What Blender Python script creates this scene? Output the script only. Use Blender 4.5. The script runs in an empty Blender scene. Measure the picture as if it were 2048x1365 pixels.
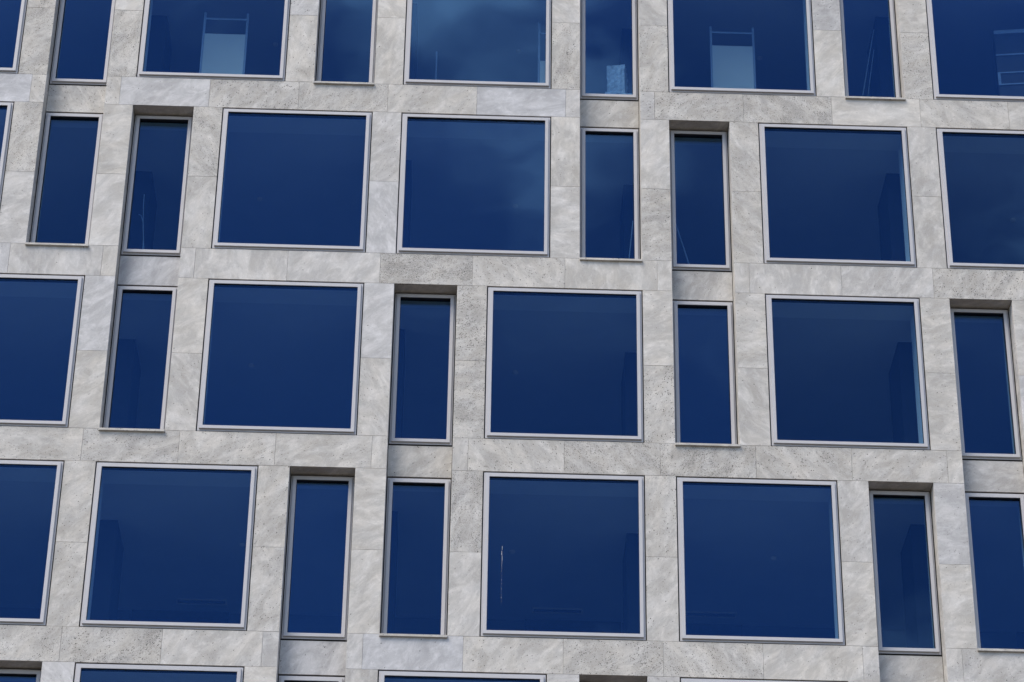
import bpy, bmesh, math, random
from mathutils import Vector, Matrix, Euler
R = math.radians
random.seed(7)
scene = bpy.context.scene
C = scene.collection

# ------------------------------------------------------------------ camera
Z0 = 23.534                                   # height of the third row's window line above the street
PITCH, YAW, ROLL = 0.53939, 0.02065, 0.01610
f = Vector((math.sin(YAW)*math.cos(PITCH), math.cos(YAW)*math.cos(PITCH), math.sin(PITCH)))
r = f.cross(Vector((0, 0, 1))).normalized(); u = r.cross(f)
r2 = math.cos(ROLL)*r + math.sin(ROLL)*u; u2 = -math.sin(ROLL)*r + math.cos(ROLL)*u
cam = bpy.data.cameras.new('camera')
cam.sensor_width = 36; cam.sensor_fit = 'HORIZONTAL'; cam.lens = 5472.6/2048*36
cam.clip_end = 3000; cam.clip_start = 0.1
co = bpy.data.objects.new('camera', cam); C.objects.link(co)
M4 = Matrix((r2, u2, -f)).transposed().to_4x4()
M4.translation = Vector((0, -39.808, Z0 - 21.934))
co.matrix_world = M4
scene.camera = co

# ------------------------------------------------------------------ sky, sun, exposure
SUN_AZ, SUN_EL = 230, 54                      # clockwise from +Y; high, in front of the facade and to its left
w = bpy.data.worlds.new('World'); scene.world = w; w.use_nodes = True
nt = w.node_tree; nt.nodes.clear()
def N(t, ty, **kw):
    n = t.nodes.new(ty)
    for k, v in kw.items():
        if k in ('inputs',):
            for a, b in v.items(): n.inputs[a].default_value = b
        else: setattr(n, k, v)
    return n
def L(t, a, ao, b, bi): t.links.new(a.outputs[ao], b.inputs[bi])
out = N(nt, 'ShaderNodeOutputWorld'); bg = N(nt, 'ShaderNodeBackground'); bg.inputs[1].default_value = 0.075
sky = N(nt, 'ShaderNodeTexSky', sky_type='NISHITA', sun_disc=False, sun_elevation=R(SUN_EL), sun_rotation=R(SUN_AZ),
        altitude=200, air_density=1.0, dust_density=0.5, ozone_density=6.0)
tc = N(nt, 'ShaderNodeTexCoord')
mp = N(nt, 'ShaderNodeMapping'); mp.inputs['Location'].default_value = (13.389, 19.138, 17.925); mp.inputs['Scale'].default_value = (1, 1, 1.7)
cn = N(nt, 'ShaderNodeTexNoise', inputs={'Scale': 5.5, 'Detail': 6.0, 'Roughness': 0.5, 'Distortion': 0.3})
cr = N(nt, 'ShaderNodeMapRange', interpolation_type='SMOOTHSTEP', inputs={'From Min': 0.52, 'From Max': 0.78, 'To Min': 0.0, 'To Max': 1.0})
cb = N(nt, 'ShaderNodeMapRange', inputs={'From Min': 0.45, 'From Max': 0.8, 'To Min': 19.0, 'To Max': 16.0})
mx = N(nt, 'ShaderNodeMix', data_type='RGBA')
L(nt, tc, 'Generated', mp, 0); L(nt, mp, 0, cn, 'Vector'); L(nt, cn, 0, cr, 0); L(nt, cn, 0, cb, 0)
cc = N(nt, 'ShaderNodeCombineColor'); 
for k, kk in enumerate((1.14, 1.0, 0.86)):
    cm_ = N(nt, 'ShaderNodeMath', operation='MULTIPLY'); cm_.inputs[1].default_value = kk; L(nt, cb, 0, cm_, 0); L(nt, cm_, 0, cc, k)
L(nt, cr, 0, mx, 'Factor'); L(nt, sky, 0, mx, 6); L(nt, cc, 0, mx, 7); L(nt, mx, 2, bg, 0); L(nt, bg, 0, out, 0)

sl = bpy.data.lights.new('sun', 'SUN'); sl.energy = 1.5; sl.angle = R(38); sl.color = (1.0, 0.90, 0.775)
so = bpy.data.objects.new('sun', sl); C.objects.link(so)
sd = Vector((math.sin(R(SUN_AZ))*math.cos(R(SUN_EL)), math.cos(R(SUN_AZ))*math.cos(R(SUN_EL)), math.sin(R(SUN_EL))))
so.rotation_euler = sd.to_track_quat('Z', 'Y').to_euler(); so.location = (-30, -60, 80)

vs = scene.view_settings
vs.view_transform = 'Standard'; vs.look = 'None'; vs.exposure = 1.64; vs.gamma = 1.0; vs.use_curve_mapping = False
scene.render.engine = 'CYCLES'
scene.cycles.use_denoising = True
scene.cycles.max_bounces = 8; scene.cycles.transparent_max_bounces = 12
scene.cycles.sample_clamp_indirect = 4.0

# ------------------------------------------------------------------ materials
def new_mat(name):
    m = bpy.data.materials.new(name); m.use_nodes = True
    t = m.node_tree; t.nodes.clear()
    return m, t
def principled(t, **kw):
    o = N(t, 'ShaderNodeOutputMaterial'); b = N(t, 'ShaderNodeBsdfPrincipled'); L(t, b, 0, o, 0)
    for k, v in kw.items(): b.inputs[k].default_value = v
    return b
def math_n(t, op, a, b=None, clamp=False):
    n = N(t, 'ShaderNodeMath', operation=op, use_clamp=clamp)
    for k, x in enumerate((a, b)):
        if x is None: continue
        if isinstance(x, (int, float)): n.inputs[k].default_value = x
        else: t.links.new(x, n.inputs[k])
    return n.outputs[0]
def simple(name, col, rough=0.5, var=0.06, scale=8.0, bump=0.0, metallic=0.0, spec=0.5):
    m, t = new_mat(name); b = principled(t, Roughness=rough, Metallic=metallic); b.inputs['Specular IOR Level'].default_value = spec
    tcn = N(t, 'ShaderNodeTexCoord'); no = N(t, 'ShaderNodeTexNoise', inputs={'Scale': scale, 'Detail': 5.0, 'Roughness': 0.6})
    oi = N(t, 'ShaderNodeObjectInfo')
    vm = N(t, 'ShaderNodeVectorMath', operation='ADD'); L(t, tcn, 'Object', vm, 0); L(t, oi, 'Location', vm, 1); L(t, vm, 0, no, 'Vector')
    mr = N(t, 'ShaderNodeMapRange', inputs={'From Min': 0.3, 'From Max': 0.7, 'To Min': 1-var, 'To Max': 1+var}); L(t, no, 0, mr, 0)
    rr = N(t, 'ShaderNodeMapRange', inputs={'To Min': 1-var*0.6, 'To Max': 1+var*0.6}); L(t, oi, 'Random', rr, 0)
    v = N(t, 'ShaderNodeVectorMath', operation='SCALE'); v.inputs[0].default_value = col[:3]
    t.links.new(math_n(t, 'MULTIPLY', mr.outputs[0], rr.outputs[0]), v.inputs['Scale'])
    L(t, v, 0, b, 'Base Color')
    if bump:
        bp = N(t, 'ShaderNodeBump', inputs={'Strength': bump, 'Distance': 0.01}); L(t, no, 0, bp, 'Height'); L(t, bp, 0, b, 'Normal')
    return m

def stone_mat():
    # per-slab look comes from obj.color: R pits, G tone, B vein direction, A blueness
    m, t = new_mat('travertine'); b = principled(t, Roughness=0.72); b.inputs['Specular IOR Level'].default_value = 0.3
    tcn = N(t, 'ShaderNodeTexCoord'); oi = N(t, 'ShaderNodeObjectInfo'); sep = N(t, 'ShaderNodeSeparateColor'); L(t, oi, 'Color', sep, 0)
    pit, tone, ang, blue = sep.outputs[0], sep.outputs[1], sep.outputs[2], oi.outputs['Alpha']
    cx = N(t, 'ShaderNodeCombineXYZ')
    for k, s in enumerate((57.3, 23.7, 91.1)): t.links.new(math_n(t, 'MULTIPLY', oi.outputs['Random'], s), cx.inputs[k])
    add = N(t, 'ShaderNodeVectorMath', operation='ADD'); L(t, tcn, 'Object', add, 0); L(t, cx, 0, add, 1)
    rot = N(t, 'ShaderNodeVectorRotate', rotation_type='Y_AXIS'); L(t, tcn, 'Object', rot, 'Vector')
    t.links.new(math_n(t, 'MULTIPLY', ang, math.pi), rot.inputs['Angle'])
    st = N(t, 'ShaderNodeVectorMath', operation='MULTIPLY'); st.inputs[1].default_value = (1.0, 1.0, 1.9); L(t, rot, 0, st, 0)
    st2 = N(t, 'ShaderNodeVectorMath', operation='ADD'); L(t, st, 0, st2, 0); L(t, cx, 0, st2, 1)
    vein = N(t, 'ShaderNodeTexNoise', inputs={'Scale': 1.9, 'Detail': 10.0, 'Roughness': 0.68, 'Distortion': 0.7}); L(t, st2, 0, vein, 'Vector')
    cloud = N(t, 'ShaderNodeTexNoise', inputs={'Scale': 1.5, 'Detail': 4.0, 'Roughness': 0.55}); L(t, add, 0, cloud, 'Vector')
    grain = N(t, 'ShaderNodeTexNoise', inputs={'Scale': 75.0, 'Detail': 3.0, 'Roughness': 0.7}); L(t, add, 0, grain, 'Vector')
    hue = N(t, 'ShaderNodeTexNoise', inputs={'Scale': 2.6, 'Detail': 3.0}); L(t, st2, 0, hue, 'Vector')
    vr = N(t, 'ShaderNodeMapRange', interpolation_type='SMOOTHSTEP', inputs={'From Min': 0.38, 'From Max': 0.66, 'To Min': -0.06, 'To Max': 0.065}); L(t, vein, 0, vr, 0)
    cl = N(t, 'ShaderNodeMapRange', inputs={'From Min': 0.3, 'From Max': 0.7, 'To Min': -0.03, 'To Max': 0.03}); L(t, cloud, 0, cl, 0)
    gr = N(t, 'ShaderNodeMapRange', inputs={'From Min': 0.25, 'From Max': 0.75, 'To Min': -0.04, 'To Max': 0.04}); L(t, grain, 0, gr, 0)
    tn = N(t, 'ShaderNodeMapRange', inputs={'To Min': 0.345, 'To Max': 0.455}); t.links.new(tone, tn.inputs[0])
    blot = N(t, 'ShaderNodeTexNoise', inputs={'Scale': 5.2, 'Detail': 8.0, 'Roughness': 0.72, 'Distortion': 0.5}); L(t, st2, 0, blot, 'Vector')
    br = N(t, 'ShaderNodeMapRange', interpolation_type='SMOOTHSTEP', inputs={'From Min': 0.48, 'From Max': 0.66, 'To Min': -0.015, 'To Max': 0.055}); L(t, blot, 0, br, 0)
    val = math_n(t, 'ADD', math_n(t, 'ADD', math_n(t, 'ADD', tn.outputs[0], br.outputs[0]), vr.outputs[0]), math_n(t, 'ADD', cl.outputs[0], gr.outputs[0]))
    # small holes of the travertine, in clusters along the bedding: many fine ones, a few large ones
    pst = N(t, 'ShaderNodeVectorMath', operation='MULTIPLY'); pst.inputs[1].default_value = (0.75, 1.0, 1.3); L(t, rot, 0, pst, 0)
    pad = N(t, 'ShaderNodeVectorMath', operation='ADD'); L(t, pst, 0, pad, 0); L(t, cx, 0, pad, 1)
    wob = N(t, 'ShaderNodeTexNoise', inputs={'Scale': 70.0, 'Detail': 2.0}); L(t, pad, 0, wob, 'Vector')
    wsc = N(t, 'ShaderNodeVectorMath', operation='SCALE'); L(t, wob, 1, wsc, 0); wsc.inputs['Scale'].default_value = 0.03
    pw = N(t, 'ShaderNodeVectorMath', operation='ADD'); L(t, pad, 0, pw, 0); L(t, wsc, 0, pw, 1)
    clu = N(t, 'ShaderNodeTexNoise', inputs={'Scale': 3.4, 'Detail': 4.0, 'Roughness': 0.62}); L(t, pad, 0, clu, 'Vector')
    def holes(scale, lo, hi, k, r0, r1):
        vo = N(t, 'ShaderNodeTexVoronoi', inputs={'Scale': scale}); L(t, pw, 0, vo, 'Vector')
        vsp = N(t, 'ShaderNodeSeparateColor'); L(t, vo, 'Color', vsp, 0)
        cm = N(t, 'ShaderNodeMapRange', interpolation_type='SMOOTHSTEP', inputs={'From Min': lo, 'From Max': hi, 'To Min': 0.08, 'To Max': 1.0}); L(t, clu, 0, cm, 0)
        on = math_n(t, 'LESS_THAN', vsp.outputs[0], math_n(t, 'MULTIPLY', cm.outputs[0], math_n(t, 'MULTIPLY', math_n(t, 'POWER', pit, 1.8), k)))
        rad = math_n(t, 'ADD', math_n(t, 'MULTIPLY', vsp.outputs[1], r1-r0), r0)
        hole = N(t, 'ShaderNodeMapRange', interpolation_type='SMOOTHSTEP', inputs={'From Min': -0.06, 'From Max': 0.10})
        t.links.new(math_n(t, 'SUBTRACT', rad, vo.outputs['Distance']), hole.inputs[0])
        return math_n(t, 'MULTIPLY', hole.outputs[0], on)
    hm = math_n(t, 'MAXIMUM', holes(54.0, 0.37, 0.63, 0.8, 0.18, 0.52), math_n(t, 'MAXIMUM', holes(32.0, 0.52, 0.72, 0.4, 0.1, 0.36), math_n(t, 'MULTIPLY', holes(105.0, 0.3, 0.6, 1.2, 0.2, 0.5), 0.6)))
    val2 = math_n(t, 'MULTIPLY', val, math_n(t, 'SUBTRACT', 1.0, math_n(t, 'MULTIPLY', hm, 0.84)))
    hs = N(t, 'ShaderNodeMapRange', inputs={'From Min': 0.35, 'From Max': 0.65}); L(t, hue, 0, hs, 0)
    warm = N(t, 'ShaderNodeMix', data_type='RGBA'); warm.inputs[6].default_value = (1.06, 1.0, 0.895, 1); warm.inputs[7].default_value = (1.04, 1.0, 0.925, 1); L(t, hs, 0, warm, 'Factor')
    bl = N(t, 'ShaderNodeMix', data_type='RGBA'); bl.inputs[7].default_value = (1.0, 0.995, 1.0, 1); L(t, warm, 2, bl, 6); t.links.new(blue, bl.inputs['Factor'])
    sc = N(t, 'ShaderNodeVectorMath', operation='SCALE'); L(t, bl, 2, sc, 0); t.links.new(val2, sc.inputs['Scale'])
    L(t, sc, 0, b, 'Base Color')
    hgt = math_n(t, 'SUBTRACT', math_n(t, 'ADD', math_n(t, 'MULTIPLY', grain.outputs[0], 0.25), math_n(t, 'MULTIPLY', vein.outputs[0], 0.5)), hm)
    bp = N(t, 'ShaderNodeBump', inputs={'Strength': 0.35, 'Distance': 0.004}); t.links.new(hgt, bp.inputs['Height']); L(t, bp, 0, b, 'Normal')
    return m

def glass_mat():
    # blue solar-control glazing: coated outer face mirrors the sky, tinted body lets a little of the rooms show
    m, t = new_mat('solar_glass'); o = N(t, 'ShaderNodeOutputMaterial')
    tr = N(t, 'ShaderNodeBsdfTransparent'); tr.inputs[0].default_value = (0.64, 0.755, 0.83, 1)
    gl = N(t, 'ShaderNodeBsdfGlossy'); gl.inputs['Roughness'].default_value = 0.0
    gl.inputs['Color'].default_value = (0.19, 0.46, 1.0, 1)
    lw = N(t, 'ShaderNodeFresnel', inputs={'IOR': 1.5})
    tcn = N(t, 'ShaderNodeTexCoord'); oi = N(t, 'ShaderNodeObjectInfo')
    pv = N(t, 'ShaderNodeMapRange', inputs={'To Min': 0.84, 'To Max': 1.16}); L(t, oi, 'Random', pv, 0)
    fac = math_n(t, 'MULTIPLY', math_n(t, 'ADD', math_n(t, 'MULTIPLY', lw.outputs[0], 0.36), 0.032, clamp=True), pv.outputs[0])
    vm = N(t, 'ShaderNodeVectorMath', operation='ADD'); L(t, tcn, 'Object', vm, 0); L(t, oi, 'Location', vm, 1)
    no = N(t, 'ShaderNodeTexNoise', inputs={'Scale': 0.7, 'Detail': 1.0}); L(t, vm, 0, no, 'Vector')
    bp = N(t, 'ShaderNodeBump', inputs={'Strength': 0.8, 'Distance': 0.008}); L(t, no, 0, bp, 'Height'); L(t, bp, 0, gl, 'Normal')
    mx = N(t, 'ShaderNodeMixShader'); t.links.new(fac, mx.inputs[0]); L(t, tr, 0, mx, 1); L(t, gl, 0, mx, 2); L(t, mx, 0, o, 0)
    return m

MAT = dict(
    stone=stone_mat(), glass=glass_mat(),
    frame=simple('pale_anodised_aluminium', (0.41, 0.402, 0.405), 0.42, 0.03, 3.0),
    gasket=simple('black_rubber', (0.012, 0.012, 0.014), 0.6),
    core=simple('dark_membrane', (0.03, 0.03, 0.032), 0.9),
    white=simple('white_plaster', (0.72, 0.73, 0.72), 0.8, 0.03, 2.0),
    ceiling=simple('ceiling_board', (0.58, 0.59, 0.60), 0.85, 0.04, 1.0),
    floor=simple('bare_screed', (0.40, 0.395, 0.39), 0.95, 0.15, 30.0),
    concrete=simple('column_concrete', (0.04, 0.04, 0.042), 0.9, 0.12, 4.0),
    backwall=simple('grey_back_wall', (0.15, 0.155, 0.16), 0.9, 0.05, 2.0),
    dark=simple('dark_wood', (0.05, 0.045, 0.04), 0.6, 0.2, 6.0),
    panel=simple('cream_laminate', (0.80, 0.72, 0.60), 0.5, 0.02, 2.0),
    steel=simple('pale_steel', (0.36, 0.38, 0.39), 0.35, 0.05, 10.0, metallic=0.3),
    wrap=simple('cloudy_plastic_wrap', (0.86, 0.88, 0.88), 0.3, 0.35, 14.0, bump=0.6),
    cable=simple('pale_cable', (0.42, 0.46, 0.46), 0.5),
    paint=simple('dried_white_paint', (0.5, 0.49, 0.46), 0.7, 0.2, 40.0),
    paving=simple('street_paving', (0.09, 0.072, 0.054), 0.85, 0.25, 0.6),
)

# ------------------------------------------------------------------ mesh helpers
def bx(bm, x0, x1, y0, y1, z0, z1):
    v = [bm.verts.new(p) for p in ((x0,y0,z0),(x1,y0,z0),(x1,y1,z0),(x0,y1,z0),(x0,y0,z1),(x1,y0,z1),(x1,y1,z1),(x0,y1,z1))]
    for q in ((0,1,5,4),(1,2,6,5),(2,3,7,6),(3,0,4,7),(4,5,6,7),(3,2,1,0)): bm.faces.new([v[k] for k in q])
def mesh(name, bm, mat):
    bmesh.ops.recalc_face_normals(bm, faces=bm.faces)
    me = bpy.data.meshes.new(name); bm.to_mesh(me); bm.free(); me.materials.append(MAT[mat]); return me
def link(name, me, parent=None, loc=(0,0,0), rot=None):
    o = bpy.data.objects.new(name, me); C.objects.link(o); o.location = loc
    if rot: o.rotation_euler = rot
    o.parent = parent
    return o
def box_obj(name, mat, parent, x0, x1, y0, y1, z0, z1):
    bm = bmesh.new(); cx, cy, cz = (x0+x1)/2, (y0+y1)/2, (z0+z1)/2
    bx(bm, x0-cx, x1-cx, y0-cy, y1-cy, z0-cz, z1-cz)
    return link(name, mesh(name, bm, mat), parent, (cx, cy, cz))
def tube(bm, pts, rad, n=8):
    rings = []
    for k, p in enumerate(pts):
        p = Vector(p); a = Vector(pts[max(0, k-1)]); b = Vector(pts[min(len(pts)-1, k+1)])
        d = (b-a).normalized(); s = d.cross(Vector((0.3, 1, 0.1))).normalized(); q = s.cross(d)
        rings.append([bm.verts.new(p + rad*(math.cos(2*math.pi*j/n)*s + math.sin(2*math.pi*j/n)*q)) for j in range(n)])
    for a, b in zip(rings, rings[1:]):
        for j in range(n): bm.faces.new((a[j], a[(j+1) % n], b[(j+1) % n], b[j]))
    bm.faces.new(rings[0][::-1]); bm.faces.new(rings[-1])
def lathe(bm, prof, n=20):
    rings = [[bm.verts.new((rr*math.cos(2*math.pi*j/n), rr*math.sin(2*math.pi*j/n), z)) for j in range(n)] for rr, z in prof]
    for a, b in zip(rings, rings[1:]):
        for j in range(n): bm.faces.new((a[j], a[(j+1) % n], b[(j+1) % n], b[j]))
    bm.faces.new(rings[0][::-1]); bm.faces.new(rings[-1])
def thing(name, label, cat, loc=(0,0,0), rotz=0, group=None, ob=None):
    o = ob or bpy.data.objects.new(name, None)
    if ob is None:
        C.objects.link(o); o.location = loc; o.rotation_euler = (0, 0, rotz)
    o['label'] = label; o['category'] = cat
    if group: o['group'] = group
    return o

# slab with an eased front edge; front face looks to -Y
_slabs = {}
def slab_mesh(wd, ht, th=0.04):
    key = (round(wd, 3), round(ht, 3), round(th, 3))
    if key not in _slabs:
        bm = bmesh.new(); a, b, e = wd/2, ht/2, 0.002
        F = [bm.verts.new((x*(a-e), 0, z*(b-e))) for x, z in ((-1,-1),(1,-1),(1,1),(-1,1))]
        S = [bm.verts.new((x*a, e, z*b)) for x, z in ((-1,-1),(1,-1),(1,1),(-1,1))]
        B = [bm.verts.new((x*a, th, z*b)) for x, z in ((-1,-1),(1,-1),(1,1),(-1,1))]
        bm.faces.new(F)
        for p, q in ((F, S), (S, B)):
            for k in range(4): bm.faces.new((p[k], q[k], q[(k+1) % 4], p[(k+1) % 4]))
        bm.faces.new(B[::-1])
        _slabs[key] = mesh('slab', bm, 'stone')
    return _slabs[key]

# ------------------------------------------------------------------ the facade grid (metres)
MOD = 1.59194; PIER = 0.5138; HW = 2.98773; ST = 3.6
U0 = -9.171
NW = MOD - PIER; LW = 2*MOD - PIER
def X(mod): return U0 + mod*MOD
def ZR(row): return Z0 - (row-3)*ST          # window line of a row (rows count downwards)
RD = 0.28                                     # depth of the narrow recesses
C0, C1 = -3, 14                               # columns that are built
ROWS = range(0, 6)
def row_windows(row):
    k = row % 4; res = []
    if k == 3:   base, pat = 0, ((0,'L'),(2,'N'),(3,'L'),(5,'N'))
    elif k == 0: base, pat = 0, ((0,'L'),(2,'L'),(4,'N'),(5,'N'))
    elif k == 2: base, pat = 3, ((0,'L'),(2,'L'),(4,'N'),(5,'N'))
    else:        base, pat = 2, ((0,'L'),(2,'N'),(3,'L'),(5,'N'))
    for p in range(-3, 4):
        for c, ty in pat:
            i = base + p*6 + c
            if C0 <= i and i + (1 if ty == 'L' else 0) <= C1: res.append((i, ty))
    return sorted(res)
def is_lower(row, i):                         # lower half of a two-storey recess?
    return (i, 'N') in row_windows(row-1)
WIN = {rw: row_windows(rw) for rw in ROWS}

bld = thing('office_building', 'pale travertine office building with staggered large and narrow blue windows', 'building')

def slab(x0, x1, z0, z1, y=0.0, look=None, name='stone_slab', gap=0.0016):
    o = link(name, slab_mesh(x1-x0-2*gap, z1-z0-2*gap), bld, ((x0+x1)/2, y + random.uniform(-0.0012, 0.0012), (z0+z1)/2))
    if look is None:
        pit = random.choice((0.05, 0.1, 0.15, 0.25, 0.45)); look = (pit, random.uniform(0.4, 0.95), random.choice((0.02, 0.12, 0.22, 0.28, 0.5, 0.7, 0.78)) + random.uniform(-.05, .05), random.choice((0, 0, 0.15, 0.35, 0.6)))
    o.color = look
    return o

# looks of single slabs in the spandrel bands: (row above, column) -> pits, tone, vein direction, blueness
SP = {(2,5):(1.0,.50,.05,0), (2,4):(.05,.85,.30,.3), (2,3):(.05,.8,.5,.2), (2,6):(.35,.75,.72,0), (2,7):(.12,.85,.52,0), (2,0):(.05,.75,.5,.7), (2,1):(.05,.7,.5,.3), (2,-1):(.1,.7,.5,.5),
      (2,8):(.1,.85,.5,.1), (2,9):(.1,.8,.5,.2), (2,10):(.15,.65,.3,.3), (2,11):(.5,.6,.3,0), (2,12):(.4,.6,.2,0),
      (1,-1):(.08,.7,.03,.9), (1,0):(.05,.7,.05,1), (1,1):(.3,.8,.7,0), (1,2):(.1,.75,.2,.7), (1,3):(.55,.55,.28,.1), (1,4):(.6,.55,.25,0), (1,5):(.25,.75,.27,0), (1,6):(.05,.7,.1,.9), (1,8):(.55,.5,.2,0),
      (1,9):(.75,.5,.72,0), (1,10):(.1,.95,.02,0), (1,11):(.3,.5,.75,0), (1,12):(.1,.85,.1,0),
      (3,-1):(.3,.55,.05,0), (3,0):(.35,.55,.1,0), (3,1):(.35,.55,.02,0), (3,2):(.4,.5,.1,.1), (3,3):(.45,.75,.2,0), (3,4):(.25,.7,.15,0), (3,5):(.2,.7,.4,.1), (3,6):(.4,.75,.72,0), (3,7):(.6,.5,.75,0), (3,8):(.75,.5,.3,0), (3,9):(.5,.6,.75,0), (3,10):(.3,.7,.2,0), (3,11):(.2,.75,.2,0),
      (4,-1):(.6,.7,.2,0), (4,0):(.6,.75,.2,0), (4,1):(.55,.75,.25,0), (4,2):(.7,.5,.25,0), (4,3):(.2,.75,.28,.1), (4,4):(.1,.7,.28,.4), (4,5):(.08,.8,.30,.9), (4,6):(.3,.75,.25,0), (4,7):(.55,.6,.2,0), (4,8):(.55,.8,.72,0), (4,9):(.2,.85,.3,0), (4,10):(.2,.8,.3,.2), (4,11):(.3,.7,.25,.2), (4,12):(.3,.6,.2,.1)}
RS = {(2,2):(.05,.35,.3,.9), (2,8):(.2,.35,.3,.2), (1,1):(.35,.75,.7,0), (1,7):(.2,.6,.28,0), (3,5):(.2,.5,.25,0), (3,11):(.1,.45,.1,.3), (4,4):(.2,.4,.3,.7), (4,10):(.15,.45,.2,.2)}
# pier slabs: (row, pier to the left of column, 0 lower / 1 upper)
PR = {(3,6,1):(.75,.6,.1,0), (3,6,0):(.85,.6,.05,0), (3,8,0):(.55,.75,.3,0), (3,8,1):(.15,.9,.1,0), (3,5,1):(.05,.85,.2,.6), (3,5,0):(.2,.7,.7,.1), (1,2,0):(.8,.65,.4,0), (1,1,0):(.75,.6,.2,0), (1,7,0):(.6,.6,.4,0), (1,8,0):(.4,.55,.3,0), (1,11,0):(.6,.75,.1,0),
      (1,10,0):(.1,.85,.28,0), (1,5,0):(.1,.85,.4,0), (1,4,0):(.35,.75,.5,0), (2,5,1):(.2,.75,.3,.3), (2,5,0):(.05,.75,.6,.7), (2,7,1):(.2,.7,.5,0), (2,7,0):(.08,.8,.02,.2), (2,8,1):(.05,.8,.3,.1), (2,9,1):(.45,.55,.72,0), (2,9,0):(.3,.6,.72,0), (2,1,1):(.6,.55,.3,0), (2,1,0):(.1,.85,.1,.3), (2,2,1):(.1,.65,.1,0), (2,2,0):(.05,.9,.2,.2), (2,3,1):(.55,.6,.75,0), (2,3,0):(.2,.6,.4,.1),
      (2,11,1):(.1,.55,.4,.2), (2,11,0):(.1,.6,.4,.1), (4,6,1):(.75,.6,.4,.1), (4,6,0):(.15,.75,.28,.2), (4,8,1):(.45,.7,.4,0), (4,8,0):(.2,.75,.28,.1), (4,10,1):(.2,.6,.3,.2), (4,10,0):(.15,.8,.2,0), (4,4,1):(.35,.6,.3,0), (4,4,0):(.35,.6,.3,.1), (4,2,1):(.2,.65,.25,0), (4,2,0):(.3,.6,.3,0), (3,3,1):(.1,.85,.2,0), (3,3,0):(.2,.65,.72,.1), (3,2,1):(.05,.8,.2,.7), (3,2,0):(.1,.75,.2,0), (3,9,1):(.2,.65,.02,0), (3,9,0):(.1,.7,.72,.1), (3,11,1):(.2,.75,.1,0), (3,11,0):(.2,.65,.02,0), (4,5,1):(.05,.85,.02,0), (4,5,0):(.05,.85,.28,0)}

XA, XB = X(C0) - PIER/2, X(C1+1) - PIER/2     # limits of the detailed facade
ZTOP, ZBOT = ZR(0) + HW, ZR(5) - (ST-HW)
# --- piers
for rw in ROWS:
    z = ZR(rw)
    starts = [i for i, ty in WIN[rw]]
    ends = [i + (2 if ty == 'L' else 1) for i, ty in WIN[rw]]
    for e in sorted(set(starts) | set(ends)):
        x1 = X(e); x0 = x1 - PIER
        if e == C1+1: x1 = XB
        if e == C0: x0 = XA
        if e not in starts and e != C1+1: x1 = X(e)
        for half in (0, 1):
            za, zb = z + half*HW/2, z + (half+1)*HW/2
            slab(x0, x1, za, zb, 0.0, PR.get((rw, e, half)))
        box_obj('wall_core', 'core', bld, x0+0.042, x1-0.042, 0.046, 0.64, z-0.02, z+HW+0.02)
    # columns of the strip that no window of this row fills (outer ends only)
    covered = set()
    for i, ty in WIN[rw]: covered |= set(range(i, i + (2 if ty == 'L' else 1)))
    for c in range(C0, C1+1):
        if c not in covered:
            slab(X(c), X(c+1)-PIER, z, z+HW, 0.0); box_obj('wall_core', 'core', bld, X(c)-0.04, X(c+1)-PIER+0.04, 0.046, 0.64, z-0.02, z+HW+0.02)
# --- spandrel bands (under each row) and recessed spandrels
for rw in ROWS:
    zt = ZR(rw); zb = zt - (ST-HW)
    for c in range(C0, C1+1):
        x0, x1 = X(c) - PIER/2, X(c+1) - PIER/2
        crossing = (c, 'N') in WIN[rw] and (rw+1 in WIN and (c, 'N') in WIN[rw+1] or rw+1 not in WIN and (c, 'N') in row_windows(rw+1))
        if crossing:
            a, b = X(c), X(c) + NW
            slab(x0, a, zb, zt, 0.0, SP.get((rw, c))); slab(b, x1, zb, zt, 0.0, SP.get((rw, c)))
            slab(a+0.006, b-0.006, zb+0.012, zt-0.012, RD+0.012, RS.get((rw, c)), name='recessed_stone_slab')
            box_obj('wall_core', 'core', bld, a-0.03, b+0.03, RD+0.056, 0.64, zb-0.02, zt+0.02)
            for q0, q1 in ((x0, a-0.042), (b+0.042, x1)): box_obj('wall_core', 'core', bld, q0, q1, 0.046, 0.64, zb+0.021, zt-0.021)
        else:
            slab(x0, x1, zb, zt, 0.0, SP.get((rw, c)))
            box_obj('wall_core', 'core', bld, x0, x1, 0.046, 0.64, zb+0.042, zt-0.042)
# --- stone lining of the two-storey recesses: side reveals, soffit
def reveal(x, side, z0, z1):
    o = link('reveal_slab', slab_mesh(RD-0.012, z1-z0-0.004), bld, (x, 0.042+(RD-0.012)/2, (z0+z1)/2), (0, 0, side*math.pi/2))
    o.color = (random.choice((.1,.2,.4)), random.uniform(.45,.8), random.random(), random.choice((0,.1,.4)))
for rw in range(-1, 6):
    for i, ty in row_windows(rw):
        if ty != 'N': continue
        upper = not is_lower(rw, i)
        a, b = X(i), X(i)+NW
        zlo = ZR(rw) if (not upper) else ZR(rw) - (ST-HW)
        zhi = ZR(rw) + HW
        if rw not in ROWS: continue
        mid = ZR(rw) + HW/2
        for p, q in ((zlo, mid), (mid, zhi)):
            reveal(a, 1, p, q); reveal(b, -1, p, q)
        if upper:
            o = link('soffit_slab', slab_mesh(NW-0.01, RD-0.012), bld, ((a+b)/2, 0.042+(RD-0.012)/2, zhi), (math.pi/2, 0, 0))
            o.color = (.1, .6, .3, 0)

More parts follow.
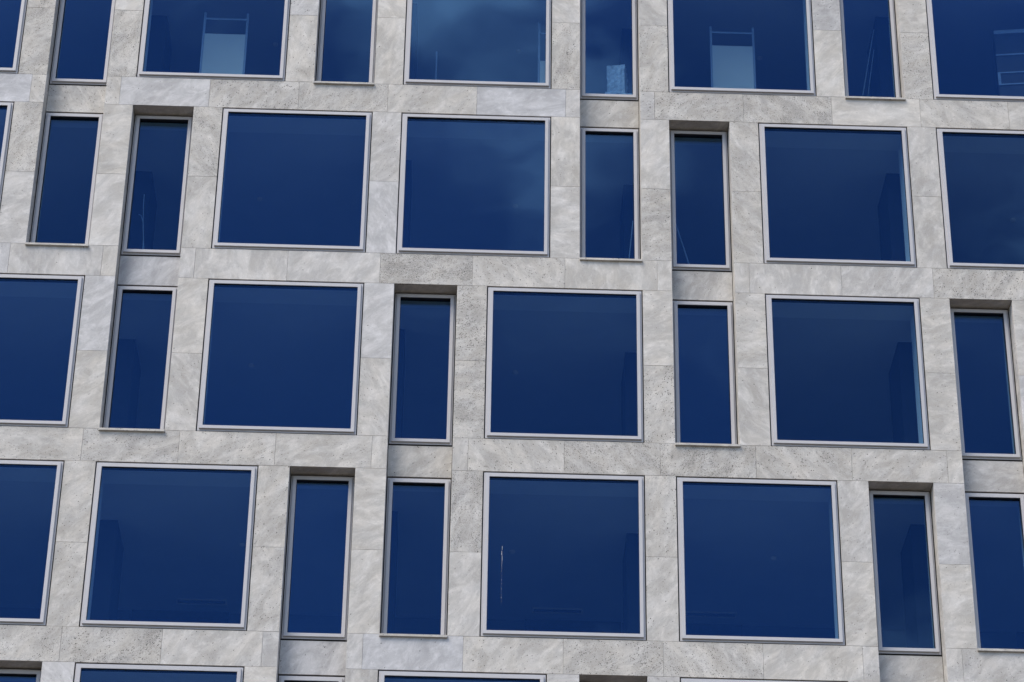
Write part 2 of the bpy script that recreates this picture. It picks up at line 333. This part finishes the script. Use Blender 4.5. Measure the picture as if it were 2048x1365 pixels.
# --- plain continuation of the stone front round the detailed part
for nm, a in (('stone_wall', (XA-14, XA-0.003, 0.002, 0.64, 0, ZTOP+8)), ('stone_wall', (XB+0.003, XB+14, 0.002, 0.64, 0, ZTOP+8)),
              ('stone_wall', (XA-0.003, XB+0.003, 0.002, 0.64, ZTOP+0.004, ZTOP+8)), ('stone_wall', (XA-0.003, XB+0.003, 0.002, 0.64, 0, ZBOT-0.004))):
    o = box_obj(nm, 'stone', bld, *a); o.color = (.2, .65, .2, .1)

# ------------------------------------------------------------------ windows
def ring(bm, x0, x1, z0, z1, wd, y0, y1):
    """rectangular ring with mitre-free butt corners"""
    o = [(x0,z0),(x1,z0),(x1,z1),(x0,z1)]; i = [(x0+wd,z0+wd),(x1-wd,z0+wd),(x1-wd,z1-wd),(x0+wd,z1-wd)]
    v = {}
    for nm, pts, y in (('of',o,y0),('if',i,y0),('ob',o,y1),('ib',i,y1)): v[nm] = [bm.verts.new((px, y, pz)) for px, pz in pts]
    for k in range(4):
        j = (k+1) % 4
        bm.faces.new((v['of'][k], v['of'][j], v['if'][j], v['if'][k]))
        bm.faces.new((v['ob'][j], v['ob'][k], v['ib'][k], v['ib'][j]))
        bm.faces.new((v['of'][j], v['of'][k], v['ob'][k], v['ob'][j]))
        bm.faces.new((v['if'][k], v['if'][j], v['ib'][j], v['ib'][k]))
GAP, FL, SASH = 0.018, 0.032, 0.060
def window_meshes(kind):
    wd = LW if kind == 'L' else NW
    x0, x1 = -wd/2, wd/2
    gd = 0.030 if kind == 'L' else 0.066           # glass set back behind the sash face
    bm = bmesh.new(); ring(bm, x0+GAP, x1-GAP, GAP, HW-GAP, FL, 0.012, 0.026); flange = mesh('flange', bm, 'frame')
    bm = bmesh.new(); g = GAP+FL-0.002; ring(bm, x0+g, x1-g, g, HW-g, SASH, -0.026, 0.046)
    bmesh.ops.bevel(bm, geom=[e for e in bm.edges if all(abs(v.co.y+0.026) < 1e-5 for v in e.verts)], offset=0.004, segments=2, affect='EDGES')
    sash = mesh('sash', bm, 'frame')
    bm = bmesh.new(); g2 = g+SASH; ring(bm, x0-0.001, x1+0.001, -0.001, HW+0.001, g2-0.012+0.001, 0.052, 0.12)
    ring(bm, x0+g2-0.003, x1-g2+0.003, g2-0.003, HW-g2+0.003, 0.006, -0.026+(0.008 if kind == 'L' else 0.012), -0.026+gd+0.03)
    gas = mesh('gasket', bm, 'gasket')
    bm = bmesh.new(); g3 = g2+0.001
    px, pz = wd/2-g3, HW/2-g3
    bx(bm, -px, px, 0, 0.028, -pz, pz); pane = mesh('pane', bm, 'glass')
    off = 0.0 if kind == 'L' else RD
    bm = bmesh.new(); ring(bm, x0+0.012, x1-0.012, 0.012, HW-0.012, 0.055, 0.125, 0.66-off); lin = mesh('inner_lining', bm, 'white')
    bm = bmesh.new(); ring(bm, x0-0.042, x1+0.042, -0.042, HW+0.042, 0.050, 0.122, 0.639-off); blk = mesh('surround', bm, 'core')
    return dict(flange=flange, sash=sash, gasket=gas, pane=pane, lining=lin, surround=blk, gd=gd)
WM = {k: window_meshes(k) for k in 'LN'}
bm = bmesh.new(); bx(bm, -NW/2-0.004, NW/2+0.004, -0.042, RD-0.004, -0.046, -0.003)
bmesh.ops.bevel(bm, geom=[e for e in bm.edges if all(v.co.y < 0 for v in e.verts)], offset=0.004, segments=2, affect='EDGES')
SILL = mesh('sill', bm, 'stone')
PANES = {}
for rw in ROWS:
    for i, ty in WIN[rw]:
        wd = LW if ty == 'L' else NW
        wn = link('window', None, bld, (X(i)+wd/2, 0 if ty == 'L' else RD, ZR(rw)))
        W = WM[ty]
        link('frame', W['flange'], wn); link('sash', W['sash'], wn); link('gasket', W['gasket'], wn)
        p = link('pane', W['pane'], wn, (0, -0.026+W['gd'], HW/2), (R(random.uniform(-.3, .3)), 0, R(random.uniform(-.3, .3))))
        PANES[(rw, i)] = wn
        link('inner_lining', W['lining'], wn); link('surround', W['surround'], wn)
        if ty == 'N' and is_lower(rw, i):
            s = link('sill', SILL, wn, (0, -RD, 0)); s.color = (.35, .6, .02, 0)

# ------------------------------------------------------------------ the storeys behind the glass
YB = 5.6
for rw in range(-1, 6):
    box_obj('storey_slab', 'ceiling', bld, XA-0.5, XB+0.5, 0.642, 11.0, ZR(rw)-(ST-2.93), ZR(rw)-0.012)
    box_obj('floor_finish', 'floor', bld, XA-0.5, XB+0.5, 0.644, 11.0, ZR(rw)-0.008, ZR(rw)+0.004)
for rw in ROWS:
    z = ZR(rw)
    doors = [(2.06,3.17), (6.55,7.65), (7.95,9.04), (12.2,13.3), (-1.6,-0.5)]
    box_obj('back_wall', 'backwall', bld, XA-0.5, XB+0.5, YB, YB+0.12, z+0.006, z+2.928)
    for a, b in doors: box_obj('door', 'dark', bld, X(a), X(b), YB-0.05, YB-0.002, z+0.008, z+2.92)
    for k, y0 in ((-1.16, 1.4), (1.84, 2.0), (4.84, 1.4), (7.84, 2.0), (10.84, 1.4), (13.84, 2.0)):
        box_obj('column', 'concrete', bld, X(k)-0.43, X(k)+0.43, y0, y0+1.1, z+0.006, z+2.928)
for x in (XA-0.45, XB+0.45): box_obj('end_wall', 'backwall', bld, x-0.05, x+0.05, 0.645, YB, ZBOT, ZR(0)+2.93)
box_obj('parapet_roof', 'concrete', bld, XA-14, XB+14, 0.641, 11, ZTOP+7.5, ZTOP+7.9)

# ------------------------------------------------------------------ ground
g = box_obj('ground', 'paving', None, -600, 600, -600, 600, -0.2, 0.0); g['kind'] = 'structure'; g['label'] = 'grey street paving in front of the building'

# ------------------------------------------------------------------ small things in the rooms
ORD = {1: 'top', 2: 'second', 3: 'third', 4: 'fourth'}
bm = bmesh.new(); lathe(bm, [(0.055, 0), (0.058, -0.012), (0.05, -0.03), (0.03, -0.042), (0.012, -0.046)]); SD = mesh('smoke_detector', bm, 'panel')
dets = {(1,3.38):'left white-panel', (1,6.34):'cloud-mirroring middle', (1,9.28):'right white-panel', (2,3.33):'left', (2,6.33):'middle', (2,12.2):'far right', (3,3.37):'left', (3,6.36):'middle', (4,3.42):'left', (4,6.35):'middle', (4,9.21):'right'}
for (rw, md), wh in dets.items():
    o = link('smoke_detector', SD, None, (X(md), 2.8, ZR(rw)+2.93))
    thing('', 'white smoke detector on the ceiling behind the %s large window, %s row' % (wh, ORD[rw]), 'smoke detector', group='ceiling smoke detectors', ob=o)
for rw, md, wh in ((4, 2.87, 'left'), (4, 6.91, 'middle'), (4, 8.66, 'right')):
    v = thing('ceiling_vent', 'slim slotted air vent on the ceiling behind the %s large window of the fourth row' % wh, 'vent', (X(md), 5.15, ZR(rw)+2.93), group='ceiling slot vents')
    bm = bmesh.new()
    for a in ((-.46,.46,-.10,-.07), (-.46,.46,.07,.10), (-.46,-.43,-.07,.07), (.43,.46,-.07,.07)): bx(bm, *a, -0.02, -0.001)
    link('vent_frame', mesh('vent_frame', bm, 'panel'), v)
    bm = bmesh.new(); bx(bm, -.428, .428, -.068, .068, -0.008, -0.002); link('slot', mesh('slot', bm, 'gasket'), v)

def screen(x0, x1, y, top, rail, posttop, label):
    t = thing('partition_screen', label, 'screen', ((x0+x1)/2, y, ZR(1)+0.004), group='white screens in the top row rooms')
    hw = (x1-x0)/2
    bm = bmesh.new(); bx(bm, -hw, hw, 0, 0.03, 0.02, top); link('panel', mesh('panel', bm, 'panel'), t)
    for s in (-1, 1):
        bm = bmesh.new(); bx(bm, s*hw-0.02 + s*0.021, s*hw+0.02 + s*0.021, -0.005, 0.035, 0.0, posttop); link('post', mesh('post', bm, 'steel'), t)
    bm = bmesh.new(); bx(bm, -hw, hw, 0.003, 0.027, rail-0.02, rail+0.02); link('rail', mesh('rail', bm, 'steel'), t)
    return t
screen(-4.95, -4.20, 1.0, 1.77, 2.12, 2.26, 'white panel screen with thin posts and rail behind the top left large window')
screen(4.485, 5.235, 1.0, 1.83, 2.14, 2.27, 'white panel screen with thin posts and rail behind the top right large window')
screen(1.28, 2.03, 1.0, 1.36, 2.0, 2.26, 'white panel screen half hidden by the frame of the cloud-mirroring top middle window')
t = thing('floor_stand', 'thin upright pole standing behind the lower left of the top middle window', 'stand', (-0.64, 1.0, ZR(1)+0.004))
bm = bmesh.new(); lathe(bm, [(0.12, 0), (0.12, 0.02), (0.02, 0.03)]); link('base', mesh('base', bm, 'steel'), t)
bm = bmesh.new(); tube(bm, [(0,0,0.02), (0,0,1.5)], 0.018); link('pole', mesh('pole', bm, 'steel'), t)

def package(label, loc, sz, rz, seed):
    rnd = random.Random(seed); bm = bmesh.new(); bx(bm, -sz[0]/2, sz[0]/2, -sz[1]/2, sz[1]/2, 0, sz[2])
    bmesh.ops.subdivide_edges(bm, edges=bm.edges[:], cuts=7, use_grid_fill=True)
    for v in bm.verts:
        k = 0.0 if v.co.z < 0.001 else 0.011
        v.co += Vector((rnd.uniform(-k, k), rnd.uniform(-k, k), rnd.uniform(-k, k)*0.5))
    o = link('wrapped_package', mesh('wrapped_package', bm, 'wrap'), None, loc, (0, 0, rz))
    thing('', label, 'package', group='plastic-wrapped packages', ob=o)
package('large flat package in cloudy wrap lying under the smaller one, narrow top row window', (2.70, 0.95, ZR(1)+0.004), (0.52, 0.5, 0.46), R(4), 1)
package('crumpled upright package in cloudy wrap standing in the narrow top row window', (2.70, 0.92, ZR(1)+0.466), (0.33, 0.30, 0.68), R(-14), 2)

# metal shelf seen end-on in the far right top window
t = thing('shelf_rack', 'dark shelving rack with pale metal edges behind the far right top window', 'shelf', (9.757, 0.86, ZR(1)+0.004), R(-8))
bm = bmesh.new(); bx(bm, 0.002, 1.25, 0.02, 0.4, 0.02, 2.26); link('body', mesh('body', bm, 'dark'), t)
for za, zb in ((2.175, 2.258), (1.675, 1.705), (1.265, 1.29), (1.0, 1.025)):
    bm = bmesh.new(); bx(bm, 0, 1.25, 0.0, 0.018, za, zb); link('shelf_edge', mesh('shelf_edge', bm, 'steel'), t)
bm = bmesh.new(); bx(bm, 0, 0.05, 0.0, 0.016, 1.026, 1.264); link('upright', mesh('upright', bm, 'steel'), t)

def pole(name, label, cat, pts, rad, mat='cable', group=None):
    bm = bmesh.new(); b = Vector(pts[0]); tube(bm, [Vector(p)-b for p in pts], rad)
    o = link(name, mesh(name, bm, mat), None, b); thing('', label, cat, group=group, ob=o)
def on(px_mod, y, z): return (X(px_mod), y, z)
z1, z2 = ZR(1), ZR(2)
pole('leaning_pole', 'taller pale pole leaning inside the narrow top window at the right', 'pole', [on(10.22, 1.0, z1+.01), on(10.52, 1.25, z1+2.5)], 0.011, group='poles leaning behind narrow windows')
pole('leaning_pole', 'shorter pale pole leaning inside the narrow top window at the right', 'pole', [on(10.29, .9, z1+.01), on(10.50, 1.2, z1+2.0)], 0.008, group='poles leaning behind narrow windows')
pole('leaning_pole', 'white pole leaning in the lower left of the recessed window right of centre', 'pole', [on(8.30, .75, z2+.01), on(8.02, .80, z2+1.75)], 0.012, group='poles leaning behind narrow windows')
pole('leaning_pole', 'pale strip leaning at the lower right of the second row narrow window with a sill', 'pole', [on(7.54, .8, z2+.01), on(7.62, .82, z2+1.35)], 0.010, group='poles leaning behind narrow windows')
pole('loose_cable', 'longer pale cable standing up inside the recessed second row window at the left', 'cable', [on(2.16, .7, z2+1.55), on(2.165, .7, z2+1.3), on(2.18, .71, z2+.9), on(2.215, .72, z2+.4), on(2.225, .72, z2+.01)], 0.008, group='cables in the left recessed window')
pole('loose_cable', 'short curled pale cable end inside the recessed second row window at the left', 'cable', [on(2.12, .7, z2+1.12), on(2.15, .7, z2+1.1), on(2.18, .7, z2+.95), on(2.2, .7, z2+.6), on(2.21, .7, z2+.01)], 0.008, group='cables in the left recessed window')

# dried paint run on the outside of one fourth-row pane
wn = PANES[(4, 6)]; rnd = random.Random(5)
bm = bmesh.new(); zz = 1.62
while zz > 0.62:
    ln = rnd.uniform(0.02, 0.10) if zz > 1.25 else rnd.uniform(0.008, 0.03)
    wd_ = rnd.uniform(0.001, 0.0028); xx = -1.0 + rnd.uniform(-0.004, 0.004)
    bx(bm, xx-wd_, xx+wd_, 0.0005, 0.0025, zz-ln, zz); zz -= ln + (rnd.uniform(0.003, 0.02) if zz > 1.25 else rnd.uniform(0.02, 0.07))
link('paint_run', mesh('paint_run', bm, 'paint'), wn)
